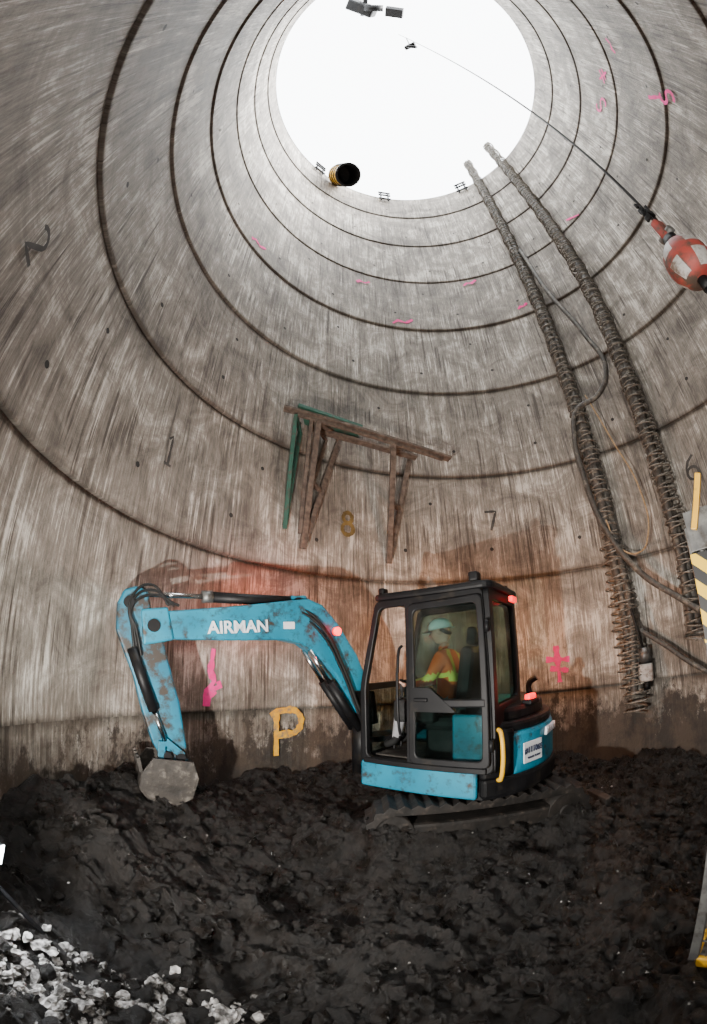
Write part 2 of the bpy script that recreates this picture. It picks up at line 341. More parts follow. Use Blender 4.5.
def rocks(name,n,mat,fpos,smin,smax,seed):
    rr=random.Random(seed); tb=bmesh.new(); bmesh.ops.create_icosphere(tb,subdivisions=2,radius=1); tv=[v.co.copy() for v in tb.verts]; tf=[[v.index for v in f.verts] for f in tb.faces]; tb.free()
    vs=[];fs=[]
    for i in range(n):
        x,y=fpos(rr); s=smin+(smax-smin)*rr.random()**2.5; z=gz(x,y)+s*.2; sd=V((rr.random()*50,rr.random()*50,0)); sc=V((rr.uniform(.7,1.3),rr.uniform(.7,1.3),rr.uniform(.5,.9))); a=rr.random()*6.28
        b=len(vs); c,sn=math.cos(a),math.sin(a)
        for v in tv:
            k=1+.7*noise.noise(v*1.3+sd)+.4*noise.noise(v*3.5+sd); q=V((v.x*sc.x,v.y*sc.y,v.z*sc.z))*k*s
            vs.append((x+q.x*c-q.y*sn,y+q.x*sn+q.y*c,z+q.z))
        fs+=[[b+t for t in f] for f in tf]
    return mk(name,vs,fs,mat,smooth=(mat is DIRT))
def anyw(rr):
    while 1:
        a=rr.random()*6.283; r=R*.95*math.sqrt(rr.random()); x,y=AX.x+r*math.cos(a),AX.y+r*math.sin(a)
        if y>.7 and math.hypot(x,y)>1 and not(.0<x<2.4 and 3.5<y<5.2): return x,y
def rub(r):
    t=r.random(); return (-1.55+1.05*t+r.gauss(0,.05),1.08+.40*t+r.gauss(0,.13))
ra=rocks('spoil_heap_clods',3600,DIRT,anyw,.010,.06,11)
rbk=rocks('rubble',1000,RUBBLE,rub,.004,.036,12)
rc=rocks('pebbles',320,RUBBLE,anyw,.004,.012,13)
for o in bpy.context.selected_objects: o.select_set(False)
for o in(ra,rbk,rc): o.select_set(True)
bpy.context.view_layer.objects.active=ra; bpy.ops.object.join()
# ------------------------------------------------------------------ excavator
hd=V((-.805,.593,0)).normalized(); lf=V((-hd.y,hd.x,0)); OX=V((1.13,4.35,0))
E=empty('mini_excavator',OX,math.atan2(hd.y,hd.x))
UZ=V((0,0,1)); X=V((1,0,0)); Y=V((0,1,0))
UC=empty('undercarriage',(0,0,0)); UC.parent=E; UC.rotation_euler=(0,0,math.pi-math.atan2(hd.y,hd.x)); bpy.context.view_layer.update()
def stad(L,H,n=14,tooth=0):
    r=H/2; out=[]; pts=[]
    m=26
    for i in range(m): pts.append((-L/2+r+(L-2*r)*i/m,-r,0,-1))
    for i in range(n): a=-math.pi/2+math.pi*i/n; pts.append((L/2-r+r*math.cos(a),r*math.sin(a),math.cos(a),math.sin(a)))
    for i in range(m): pts.append((L/2-r-(L-2*r)*i/m,r,0,1))
    for i in range(n): a=math.pi/2+math.pi*i/n; pts.append((-L/2+r+r*math.cos(a),r*math.sin(a),math.cos(a),math.sin(a)))
    for i,(x,y,nx,ny) in enumerate(pts):
        t=tooth if i%2 else 0; out.append((x+nx*t,y+ny*t))
    return out
for sy,nm in((1,'left'),(-1,'right')):
    yc=sy*.78
    o=stad(2.05,.52,14,.035); i_=stad(1.93,.40,14,0)
    prism('track_'+nm,o,(0,yc,.28),X,UZ,.38,MUD,UC,bevel=.006,holes=i_)
    box('track_frame_'+nm,(1.5,.3,.22),(0,yc,.27),MUD,UC,bevel=.03)
    for k in range(4): cyl('roller_%s_%d'%(nm,k),(-.6+.4*k,yc-.17,.17),(-.6+.4*k,yc+.17,.17),.09,MUD,UC)
    for q,nn in((.8,'idler'),(-.8,'sprocket')): cyl('%s_%s'%(nn,nm),(q,yc-.16,.28),(q,yc+.16,.28),.19,MUD,UC); cyl('%s_hub_%s'%(nn,nm),(q,yc-.19,.28),(q,yc+.19,.28),.08,MUD,UC)
box('car_body',(1.0,1.25,.22),(0,0,.42),MUD,UC,bevel=.03)
cyl('slew_ring',(0,0,.5),(0,0,.62),.42,MUD,UC)
prism('dozer_blade',[(-1.35,.0),(-1.28,-.02),(-1.22,.1),(-1.25,.30),(-1.32,.32),(-1.29,.14)],(0,0,0),X,UZ,1.85,MUD,UC)
for sy in(-1,1): beam('blade_arm_%d'%sy,(-.5,sy*.4,.3),(-1.27,sy*.4,.15),.1,.1,MUD,UC)
XS=.92
def foot(r,x0,y0,a0,n=18):
    a0=math.radians(a0); out=[(x0,-y0),(x0,y0)]
    for i in range(n+1): a=a0+(2*math.pi-2*a0)*i/n; out.append((r*math.cos(a)*XS,r*math.sin(a)))
    return out
prism('deck_plate',foot(1.07,.62,.88,125),(0,0,.62),X,Y,.08,BLACK,E,bevel=.01)
box('side_skirt',(1.16,.06,.26),(.05,.905,.73),TEAL,E,bevel=.025)
box('front_skirt',(.07,1.7,.16),(.63,0,.75),TEAL,E,bevel=.025)
def arcpoly(r,ri,a0,a1,n=20):
    o=[(r*XS*math.cos(math.radians(a0+(a1-a0)*i/n)),r*math.sin(math.radians(a0+(a1-a0)*i/n))) for i in range(n+1)]
    return o+[(ri,o[-1][1]*.9),(ri,o[0][1]*.9)]
prism('tail_bumper',arcpoly(1.11,-.45,125,241),(0,0,.69),X,Y,.18,BLACK,E,bevel=.03)
prism('counterweight',arcpoly(1.09,-.45,141,241),(0,0,.96),X,Y,.40,TEAL,E,bevel=.04)
prism('service_panel',arcpoly(1.085,-.45,125,143,6),(0,0,.98),X,Y,.44,BLACK,E,bevel=.03)
prism('counterweight_cap',arcpoly(1.07,-.45,125,241),(0,0,1.2),X,Y,.1,BLACK,E,bevel=.035)
prism('engine_hood',arcpoly(.98,-.5,132,236),(0,0,1.3),X,Y,.14,BLACK,E,bevel=.05)
box('engine_cover',(1.05,.8,.7),(.08,-.48,1.0),TEAL,E,bevel=.06)
tube('handrail',[(-.70,.86,.78),(-.73,.89,.8),(-.73,.89,1.2),(-.70,.86,1.22)],.02,YELLOW,E)
def text(name,s,size,M,mat,parent,world=False,ext=.002):
    cu=bpy.data.curves.new(name,'FONT'); cu.body=s; cu.size=size; cu.align_x='CENTER'; cu.align_y='CENTER'; cu.extrude=ext; cu.materials.append(mat); cu.offset=.002*size/.1
    o=bpy.data.objects.new(name,cu); link(o,parent)
    if world: o.matrix_parent_inverse=parent.matrix_world.inverted()
    o.matrix_basis=M; return o
def frameM(o,x,y):
    x=V(x).normalized(); z=x.cross(V(y)).normalized(); y=z.cross(x); return Matrix(((x.x,y.x,z.x,o[0]),(x.y,y.y,z.y,o[1]),(x.z,y.z,z.z,o[2]),(0,0,0,1)))
RT=1.09
def tailpt(a,z,off=0): a=math.radians(a); return V(((RT+off)*XS*math.cos(a),(RT+off)*math.sin(a),z))
def taildir(a): a=math.radians(a); return V((-XS*math.sin(a),math.cos(a),0)).normalized()
def tailrot(a): d=taildir(a); return math.atan2(d.y,d.x)-math.pi/2
aP=154
c=tailpt(aP,.95,.012); box('fleet_plate',(.012,.27,.19),c,LABEL,E,rot=(0,0,tailrot(aP)),bevel=.003)
text('fleet_number','#111065',.075,frameM(tailpt(aP,.97,.026),taildir(aP),(0,0,1)),INK,E)
text('fleet_line','TUNNEL PLANT',.026,frameM(tailpt(aP,.90,.026),taildir(aP),(0,0,1)),INK,E)
text('tail_lettering','AIRMAN',.10,frameM(tailpt(176,1.08,.004),taildir(176),(0,0,1)),LABEL,E,ext=.012)
# cab ----------------------------------------------------------------------
CR=-.68
cab=[(CR,.84),(.62,.84),(.64,1.6),(.46,2.43),(CR+.04,2.45)]
cin=[(CR+.08,.90),(.56,.90),(.575,1.6),(.41,2.36),(CR+.11,2.37)]
for y,nm in((.90,'left'),(-.02,'right')):
    prism('cab_side_frame_'+nm,rquad(cab,.07),(0,y,0),X,UZ,.06,BLACK,E,bevel=.012,holes=rquad(cin,.07))
prism('cab_right_glass',rquad(cin,.05),(0,-.02,0),X,UZ,.008,GLASS,E,bevel=0)
beam('cab_b_pillar',(.1,.90,.88),(.1,.90,2.38),.06,.05,BLACK,E)
box('cab_floor',(1.26,.92,.06),(-.02,.44,.86),BLACK,E)
rf=rquad([(CR-.05,-.07),(.48,-.07),(.48,.96),(CR-.05,.96)],.12); prism('cab_roof',rf,(0,0,2.465),X,Y,.07,BLACK,E,bevel=.025)
rf=rquad([(CR+.1,.05),(.36,.05),(.36,.84),(CR+.1,.84)],.1); prism('cab_roof_crown',rf,(0,0,2.505),X,Y,.03,BLACK,E,bevel=.012)
prism('cab_rear_frame',rquad([(-.03,.84),(.91,.84),(.91,2.44),(-.03,2.44)],.06),(CR+.02,0,0),Y,UZ,.06,BLACK,E,bevel=.012,holes=rquad([(.07,1.42),(.81,1.42),(.81,2.34),(.07,2.34)],.07))
prism('cab_rear_panel',rquad([(.0,.86),(.88,.86),(.88,1.42),(.0,1.42)],.03),(CR+.03,0,0),Y,UZ,.03,BLACK,E,bevel=.0)
prism('cab_rear_glass',rquad([(.06,1.41),(.82,1.41),(.82,2.35),(.06,2.35)],.06),(CR+.02,0,0),Y,UZ,.008,GLASS,E,bevel=0)
prism('cab_front_frame',rquad([(-.03,.84),(.91,.84),(.91,1.62),(-.03,1.62)],.04),(.625,0,0),Y,UZ,.05,BLACK,E,bevel=.01,holes=rquad([(.04,.9),(.84,.9),(.84,1.55),(.04,1.55)],.04))
prism('cab_front_glass',rquad([(.04,.9),(.84,.9),(.84,1.55),(.04,1.55)],.04),(.625,0,0),Y,UZ,.008,GLASS,E,bevel=0)
D0,D1=CR+.02,.08
dO=[(D0,.9),(D1,.9),(D1,2.36),(D0+.02,2.38)]
prism('door_frame',rquad(dO,.06),(0,.955,0),X,UZ,.04,BLACK,E,bevel=.012,holes=rquad([(D0+.065,.96),(D1-.06,.96),(D1-.06,2.30),(D0+.075,2.315)],.06))
prism('door_glass',rquad([(D0+.06,.95),(D1-.055,.95),(D1-.055,2.30),(D0+.07,2.32)],.06),(0,.955,0),X,UZ,.008,GLASS,E,bevel=0)
box('door_mid_rail',(D1-D0-.06,.045,.07),((D0+D1)/2,.957,1.46),BLACK,E,bevel=.012)
prism('door_latch_panel',rquad([(-.38,1.38),(D1-.03,1.38),(D1-.03,1.60),(-.13,1.60)],.04),(0,.965,0),X,UZ,.04,BLACK,E,bevel=.012)
box('door_handle',(.13,.03,.035),(-.05,.995,1.49),BLACK,E,bevel=.01)
box('lower_body_panel',(.34,.04,.46),(-.46,.86,1.12),TEAL,E,bevel=.02)
tube('grab_rail',[(.16,.94,1.15),(.16,.99,1.18),(.16,.99,1.95),(.16,.94,1.98)],.014,BLACK,E)
box('door_sill',(1.2,.05,.05),(-.02,.93,.87),BLACK,E)
for z in(1.1,2.1): cyl('door_hinge_%d'%(z*10),(CR+.01,.965,z-.05),(CR+.01,.965,z+.05),.022,BLACK,E)
box('seat_base',(.48,.48,.14),(-.08,.45,1.23),SEATM,E,bevel=.05)
box('seat_pedestal',(.36,.36,.3),(-.1,.45,1.02),SEATM,E)
box('seat_back',(.14,.46,.68),(-.32,.45,1.62),SEATM,E,rot=(0,-.14,0),bevel=.06)
box('head_rest',(.1,.26,.18),(-.38,.45,2.05),SEATM,E,rot=(0,-.14,0),bevel=.04)
for sy in(-1,1):
    box('console_%d'%sy,(.42,.14,.22),(.12,.45+sy*.31,1.36),SEATM,E,bevel=.03)
    tube('joystick_%d'%sy,[(.3,.45+sy*.25,1.45),(.3,.45+sy*.25,1.55)],.01,SEATM,E); cyl('joystick_grip_%d'%sy,(.3,.45+sy*.25,1.53),(.31,.45+sy*.245,1.66),.021,SEATM,E)
    tube('travel_lever_%d'%sy,[(.5,.45+sy*.07,.9),(.48,.45+sy*.07,1.3),(.42,.45+sy*.07,1.48)],.012,BLACK,E)
box('monitor',(.05,.16,.12),(.5,.1,1.6),SEATM,E)
box('yellow_seat_belt_post',(.04,.05,.6),(-.56,.78,1.8),YELLOW,E,bevel=.01)
box('floor_mat',(.5,.7,.02),(.3,.45,.90),BUCKET,E)
cyl('beacon_base',(CR+.02,.30,2.44),(CR+.02,.30,2.52),.05,BLACK,E); 
box('rear_red_lamp',(.05,.17,.06),(CR-.07,.30,2.38),REDLAMP,E,bevel=.015)
box('roof_work_lamp',(.09,.12,.09),(CR+.12,.86,2.55),BLACK,E,bevel=.02)
box('roof_work_lamp_2',(.07,.1,.07),(.40,.86,2.53),BLACK,E,bevel=.02)
box('tail_red_lamp',(.06,.16,.06),tailpt(166,1.42,-.14),REDLAMP,E,rot=(0,0,tailrot(166)),bevel=.015)
box('tail_lamp_base',(.1,.2,.05),tailpt(166,1.375,-.14),BLACK,E,rot=(0,0,tailrot(166)),bevel=.015)
tube('exhaust_stub',[(-.7,-.45,1.35),(-.7,-.45,1.5),(-.78,-.45,1.56)],.035,BLACK,E)
# boom / arm plane ----------------------------------------------------------
P0=V((.30,4.55,0)); P1=V((-1.8,3.05,0)); bu=(P1-P0).normalized(); bn=bu.cross(UZ).normalized()
def bp2(px,py): 
    p=vplane(px,py,P0,P1); return ((p-P0).dot(bu),p.z)
def bp3(px,py,off=0): return vplane(px,py,P0,P1)+bn*off
if (bn.dot(CAM-P0))<0: bn=-bn
def bpris(name,pix,t,mat,bevel=.015,off=0): return prism(name,[bp2(*q) for q in pix],P0+bn*off,bu,UZ,t,mat,E,world=True,bevel=bevel)
bpris('boom',[(145,614),(160,612),(230,607),(288,601),(305,600),(318,606),(333,624),(352,655),(364,685),(368,706),(364,716),(354,716),(346,700),(330,674),(312,654),(298,644),(280,640),(165,639),(148,641)],.20,TEAL,.02)
bpris('boom_heel_plate',[(346,690),(368,690),(372,722),(356,726)],.24,BLACK)
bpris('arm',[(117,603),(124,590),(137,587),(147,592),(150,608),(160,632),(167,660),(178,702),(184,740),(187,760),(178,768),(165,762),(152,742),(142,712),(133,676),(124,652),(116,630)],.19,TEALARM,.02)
for px,py,r in((152,626,.055),(128,603,.045),(178,754,.04),(165,752,.035),(360,708,.06)):
    p=bp3(px,py); cyl('pin_%d'%px,p-bn*.14,p+bn*.14,r,BLACK,E,world=True)
bpris('boom_fork',[(140,610),(166,608),(172,640),(142,645)],.25,TEAL,.02)
cyl('arm_cylinder_barrel',bp3(296,603,0)+UZ*.02,bp3(206,599,0)+UZ*.02,.05,BLACK,E,world=True)
cyl('arm_cylinder_gland',bp3(212,599,0)+UZ*.02,bp3(202,599,0)+UZ*.02,.056,STEEL,E,world=True)
cyl('arm_cylinder_rod',bp3(204,599,0)+UZ*.02,bp3(146,594,0),.024,CHROME,E,world=True)
for q in((296,604),(140,594)):
    p=bp3(*q); cyl('cyl_eye_%d'%q[0],p-bn*.06,p+bn*.06,.06,BLACK,E,world=True)
bpris('boom_cylinder_lug',[(285,606),(290,596),(304,596),(312,608)],.1,TEAL)
cyl('bucket_cylinder_barrel',bp3(131,648,.12),bp3(152,708,.12),.045,BLACK,E,world=True)
cyl('bucket_cylinder_rod',bp3(152,708,.12),bp3(163,738,.12),.022,CHROME,E,world=True)
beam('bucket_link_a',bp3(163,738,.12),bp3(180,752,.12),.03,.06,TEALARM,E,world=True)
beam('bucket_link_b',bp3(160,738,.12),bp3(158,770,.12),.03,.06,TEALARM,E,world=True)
for s in(-1,1):
    cyl('boom_cylinder_barrel_%d'%s,bp3(356,728,s*.07),bp3(326,682,s*.07),.045,BLACK,E,world=True)
    cyl('boom_cylinder_rod_%d'%s,bp3(326,682,s*.07),bp3(306,650,s*.07),.024,CHROME,E,world=True)
for i,o in enumerate((.11,.14,.125)):
    tube('boom_hose_%d'%i,[bp3(352,712-i*3,o),bp3(335,668-i*3,o),bp3(316,634-i*4,o),bp3(296,616-i*4,o*.6),bp3(270,605-i*2,0)],.014,RUBBER,E,world=True)
for i in range(3): tube('arm_hose_%d'%i,[bp3(168+i*5,606,.05),bp3(150,586+i*5,.09),bp3(130,600+i*5,.13),bp3(131+i*2,630,.13),bp3(134+i*3,655,.12)],.012,RUBBER,E,world=True)
bk=[(150,752),(188,756),(192,772),(186,790),(168,797),(148,793),(138,780),(140,765)]
bb=[bp2(*q) for q in bk]
for s in(-1,1): prism('bucket_side_%d'%s,bb,P0+bn*s*.20,bu,UZ,.025,BUCKET,E,world=True,bevel=.004)
shell=[bp2(*q) for q in [(188,756),(193,772),(187,791),(168,799),(147,795),(137,781),(139,764)]]
inner=[(a*.93+bp2(165,775)[0]*.07,b*.93+bp2(165,775)[1]*.07) for a,b in shell]
prism('bucket_shell',shell+inner[::-1],P0,bu,UZ,.42,BUCKET,E,world=True,bevel=0)
for k in range(4): beam('bucket_tooth_%d'%k,bp3(139,766,-.17+k*.113),bp3(136,752,-.17+k*.113),.05,.03,BUCKET,E,world=True)
fp=bp3(362,716)
base=OX+hd*.62+lf*.2
for z in(.72,1.0): beam('swing_bracket_%d'%(z*100),V((base.x,base.y,z)),V((fp.x,fp.y,z)),.34,.06,BLACK,E,world=True)
cyl('swing_post',V((fp.x,fp.y,.62)),V((fp.x,fp.y,1.25)),.11,BLACK,E,world=True)
x_=(bp3(263,629)-bp3(207,631)); text('boom_lettering','AIRMAN',.155,frameM(bp3(235,628,.113),x_,(0,0,1)),LABEL,E,world=True,ext=.008)
beam('boom_decal',bp3(279,626,.101),bp3(290,626,.101),.01,.07,LABEL,E,world=True)
p=bp3(330,632,.11); cyl('boom_red_lamp',p,p+bn*.04,.045,REDLAMP,E,world=True)
# ------------------------------------------------------------------ driver
D=empty('excavator_operator',OX,math.atan2(hd.y,hd.x))
def skin(name,verts,edges,radii,root,mats,assign,parent,sub=2):
    me=bpy.data.meshes.new(name); me.from_pydata(verts,edges,[]); o=bpy.data.objects.new(name,me); scn.collection.objects.link(o)
    m=o.modifiers.new('s','SKIN'); m.use_smooth_shade=True
    for i,r in enumerate(radii): me.skin_vertices[0].data[i].radius=(r,r) if not isinstance(r,tuple) else r
    for i in range(len(verts)): me.skin_vertices[0].data[i].use_root=(i==root)
    s=o.modifiers.new('b','SUBSURF'); s.levels=sub; s.render_levels=sub
    dg=bpy.context.evaluated_depsgraph_get(); dg.update(); m2=bpy.data.meshes.new_from_object(o.evaluated_get(dg)); bpy.data.objects.remove(o)
    m2.materials.clear()
    for q in mats: m2.materials.append(q)
    for p in m2.polygons: p.material_index=assign(p.center); p.use_smooth=True
    o=bpy.data.objects.new(name,m2); return link(o,parent)
yc=.45
vb=[(-.1,yc,1.40),(-.12,yc,1.62),(-.09,yc,1.82),(-.06,yc,1.94),(-.04,yc,2.02)]; eb=[(0,1),(1,2),(2,3),(3,4)]; rb=[(.15,.13),(.14,.12),(.16,.12),(.07,.07),(.055,.055)]
for s in(-1,1):
    b=len(vb); vb+=[(-.09,yc+s*.19,1.86),(.0,yc+s*.27,1.64),(.25,yc+s*.25,1.60)]; eb+=[(2,b),(b,b+1),(b+1,b+2)]; rb+=[.075,.055,.036]
    b=len(vb); vb+=[(-.05,yc+s*.1,1.38),(.36,yc+s*.14,1.42),(.44,yc+s*.13,1.02),(.58,yc+s*.13,.95)]; eb+=[(0,b),(b,b+1),(b+1,b+2),(b+2,b+3)]; rb+=[.10,.075,.05,.045]
def asg(c):
    if c.z>1.97: return 3
    if c.z<1.06: return 4
    if c.z>1.5 or (c.x<-.0 and c.z>1.47):
        if abs(c.z-1.68)<.03 or (abs(abs(c.y-yc)-.1)<.025 and c.x<.05 and c.z>1.6): return 1
        return 0
    return 2
skin('body',vb,eb,rb,0,[HIVIS,HIYEL,GREYC,SKIN,RUBBER],asg,D)
for s in(-1,1):
    w=V((.25,yc+s*.25,1.60)); g=V((.305,yc+s*.248,1.60))
    vh=[w,w+V((.045,0,.005))]; eh=[(0,1)]; rh=[(.03,.022),(.036,.02)]
    for k in range(4):
        z=1.628-k*.019; L=[.9,1,.95,.78][k]; b=len(vh)
        vh+=[V((w.x+.065,g.y-s*.028,z)),V((w.x+.065+.03*L,g.y-s*.034,z)),V((w.x+.07+.035*L,g.y-s*.0,z-.003)),V((w.x+.06+.02*L,g.y+s*.02,z-.004))]; eh+=[(1,b),(b,b+1),(b+1,b+2),(b+2,b+3)]; rh+=[.0095,.009,.008,.007]
    b=len(vh); vh+=[w+V((.03,s*.025,.02)),V((w.x+.06,g.y+s*.034,1.635)),V((w.x+.085,g.y+s*.022,1.65))]; eh+=[(1,b),(b,b+1),(b+1,b+2)]; rh+=[.012,.0105,.009]
    skin('hand_%s'%('left' if s>0 else 'right'),vh,eh,rh,0,[SKIN],lambda c:0,D,1)
def head():
    bm=bmesh.new(); bmesh.ops.create_uvsphere(bm,u_segments=32,v_segments=24,radius=1); 
    for v in bm.verts:
        x,y,z=v.co; fx=max(0,x)
        v.co=V((x*.098,y*.076,z*.118))
        if z<0: v.co.x+= -.012*(-z) + fx*.012*(-z); v.co.y*=1-.22*(-z)
        if x>.3 and abs(y)<.22: v.co.x+=.026*math.exp(-((z+.12)/.13)**2)*math.exp(-(y/.11)**2)
        if x>.3: v.co.x-=.010*math.exp(-((z-.12)/.12)**2)*math.exp(-((abs(y)-.38)/.18)**2); v.co.x+=.008*math.exp(-((z+.45)/.07)**2)*math.exp(-(y/.25)**2)+.008*math.exp(-((z+.85)/.15)**2)
    me=bpy.data.meshes.new('head'); bm.to_mesh(me); bm.free(); me.materials.append(SKIN)
    for p in me.polygons: p.use_smooth=True
    return me
HM=Matrix.Translation((-.015,yc,2.115))@Matrix.Rotation(math.radians(12),4,'Z')@Matrix.Rotation(math.radians(6),4,'Y')
H=bpy.data.objects.new('head',head()); link(H,D); H.matrix_local=HM
def hp(x,y,z): return HM@V((x,y,z))
for s in(-1,1):
    cyl('eye_%d'%s,hp(.083,s*.03,.012),hp(.091,s*.03,.012),.009,INK,D,n=10); cyl('ear_%d'%s,hp(-.005,s*.072,-.005),hp(-.01,s*.086,0),.026,SKIN,D,n=14)
tube('mouth',[hp(.086,-.022,-.055),hp(.094,0,-.056),hp(.086,.022,-.055)],.004,REDP,D)
tube('hair',[hp(-.02,.078,.03),hp(-.075,.05,-.01),hp(-.098,0,-.02),hp(-.075,-.05,-.01),hp(-.02,-.078,.03)],.02,SEATM,D)
def dome():
    vs=[];fs=[];n=28;m=8
    for j in range(m+1):
        t=math.pi/2*j/m
        for i in range(n):
            a=2*math.pi*i/n; vs.append(hp(.132*math.cos(a)*math.cos(t)-.005,.108*math.sin(a)*math.cos(t),.035+.115*math.sin(t)+.008*(abs(math.sin(a))<.25)*math.cos(t)))
    for j in range(m):
        for i in range(n): fs.append((j*n+i,j*n+(i+1)%n,(j+1)*n+(i+1)%n,(j+1)*n+i))
    b=len(vs)
    for i in range(n):
        a=2*math.pi*i/n; e=.02+.04*max(0,math.cos(a)); vs.append(hp((.132+e)*math.cos(a)-.005,(.108+.016)*math.sin(a),.03-.012*max(0,math.cos(a))))
    for i in range(n): fs.append((i,(i+1)%n,b+(i+1)%n,b+i))
    mk('hard_hat',vs,fs,HELMET,D,smooth=True)
dome()
# ------------------------------------------------------------------ wall brackets / timber staging
T=empty('timber_staging')
PL=athd(284,408,4.75); PR=athd(450,459,5.5)
def pl(t): return PL.lerp(PR,t)
beam('outer_plank',pl(0),pl(1),.14,.04,TIMBER,T)
beam('outer_plank_rail',pl(.08)+V((0,0,-.05)),pl(.95)+V((0,0,-.05)),.05,.05,TIMBER,T)
def bracket(i,t,B,Tp,mat,w=.09):
    o=pl(t)-V((0,0,.06)); b=wallhit(*B,.05); tp=wallhit(*Tp,.05)
    d=(b-o).normalized()
    beam('strut_%d'%i,b+d*.05,o,w,w,mat,T); beam('post_%d'%i,b,tp,w,w,mat,T); beam('arm_%d'%i,tp,o,w,w,mat,T)
    m=b.lerp(tp,.45); beam('tie_%d'%i,m,b.lerp(o,.5),.06,.06,mat,T)
bracket(1,.07,(285,525),(300,432),GREEN,.055); bracket(2,.20,(303,545),(340,437),TIMBER,.08); bracket(3,.64,(389,560),(410,455),TIMBER,.08); bracket(4,.16,(300,530),(326,440),TIMBER,.05)
q=[pl(.1),pl(.42),pl(.42)+V((.05,.35,.03)),pl(.1)+V((0,.5,.03))]; mk('green_sheet',[a+V((0,0,.035)) for a in q],[(0,1,2,3)],GREEN,T)
beam('green_sheet_roll',pl(.08)+V((0,-.05,.06)),pl(.45)+V((0,.0,.04)),.12,.05,GREEN,T)
beam('back_plank',pl(.12)+V((.05,.4,.0)),pl(.8)+V((0,.28,0)),.14,.04,TIMBER,T)
# ------------------------------------------------------------------ armoured hose bundles
def resample(pts,step):
    P=[pts[0]]+pts+[pts[-1]]
    dense=[]
    for i in range(1,len(P)-2):
        for k in range(20):
            t=k/20; a,b,c,d=P[i-1],P[i],P[i+1],P[i+2]
            dense.append(.5*((2*b)+(c-a)*t+(2*a-5*b+4*c-d)*t*t+(3*b-a-3*c+d)*t**3))
    dense.append(pts[-1]); out=[dense[0]]; acc=0
    for a,b in zip(dense,dense[1:]):
        l=(b-a).length
        while acc+l>=step:
            t=(step-acc)/l; a=a.lerp(b,t); out.append(a.copy()); l=(b-a).length; acc=0
        acc+=l
    return out
def bundle(name,pix,rad,ins,seed,coilrad=None):
    B=empty(name); pts=[wallhit(x,y,ins) for x,y in pix]; pts[0]=pts[0]+V((0,0,.9)); path=resample(pts,.016); rr=random.Random(seed)
    n=len(path)
    for k in range(5):
        off=rr.random()*6.28; P=[]
        for i in range(0,n,8):
            p=path[i]; rd=V((AX.x-p.x,AX.y-p.y,0)).normalized(); tg=rd.cross(UZ); a=off+i*.01; P.append(p+(rd*math.cos(a)+tg*math.sin(a))*rad*.52)
        tube('core_hose_%d'%k,P,rad*.44,HOSE,B,smooth=False,res=2)
    for nm,sg,st in(('spiral_wrap',1,8),('spiral_wrap_b',-1,11)):
        P=[]; a=0
        for i in range(n):
            p=path[i]; rd=V((AX.x-p.x,AX.y-p.y,0)).normalized(); tg=rd.cross(UZ); a+=sg*2*math.pi/st; q=rad*1.08*(1+.10*math.sin(i*.13)); P.append(p+(rd*math.cos(a)+tg*math.sin(a))*q)
        tube(nm,P,.012,WIRE,B,smooth=False,res=1)
bundle('armoured_cable_bundle',[(473,172),(505,232),(545,320),(572,395),(592,460),(612,540),(628,610),(636,700)],.13,.17,1)
bundle('armoured_cable_bundle',[(494,154),(545,218),(590,290),(622,362),(645,425),(668,495),(686,560),(697,640)],.14,.18,2)
tube('black_hose',[wallhit(x,y,.3) for x,y in((520,250),(548,292),(585,335),(606,370),(598,395),(577,410),(574,432),(585,480),(603,525),(640,572),(680,598),(720,622))],.045,HOSE)
tube('tie_rope',[wallhit(x,y,.3) for x,y in((585,395),(612,440),(640,490),(648,535),(640,552),(620,548),(606,520))],.012,ROPE)
tube('wall_hose',[wallhit(x,y,.25) for x,y in((640,630),(665,645),(690,662),(720,678))],.035,HOSE)
S=[];
for i in range(260):
    t=i/260; c=wallhit(612+26*t,545+170*t,.2); rd=V((AX.x-c.x,AX.y-c.y,0)).normalized(); tg=rd.cross(UZ); a=i*.5; S.append(c+rd*.12*math.cos(a)+tg*(.17+.03*math.sin(i*.3))*math.sin(a))
tube('loose_coil_wire',S,.013,WIRE)
J=empty('pump_control_unit'); pj=wallhit(646,672,.22)
phj=math.atan2(pj.y-AX.y,pj.x-AX.x)
box('housing',(.12,.2,.26),pj,WHITE,J,rot=(0,0,phj),bevel=.02); cyl('motor',pj+V((0,0,.13)),pj+V((0,0,.34)),.08,STEEL,J); cyl('flange',pj+V((0,0,.12)),pj+V((0,0,.15)),.11,BLACK,J); cyl('outlet',pj+V((0,0,-.13)),pj+V((0,0,-.24)),.05,BLACK,J)
tube('lead',[pj+V((0,0,.3)),pj+V((-.1,-.05,.5)),pj+V((-.15,0,.9))],.02,RUBBER,J)
beam('mount',pj-V((0,0,.02)),wp(phj,pj.z,-.02),.08,.08,STEEL,J)
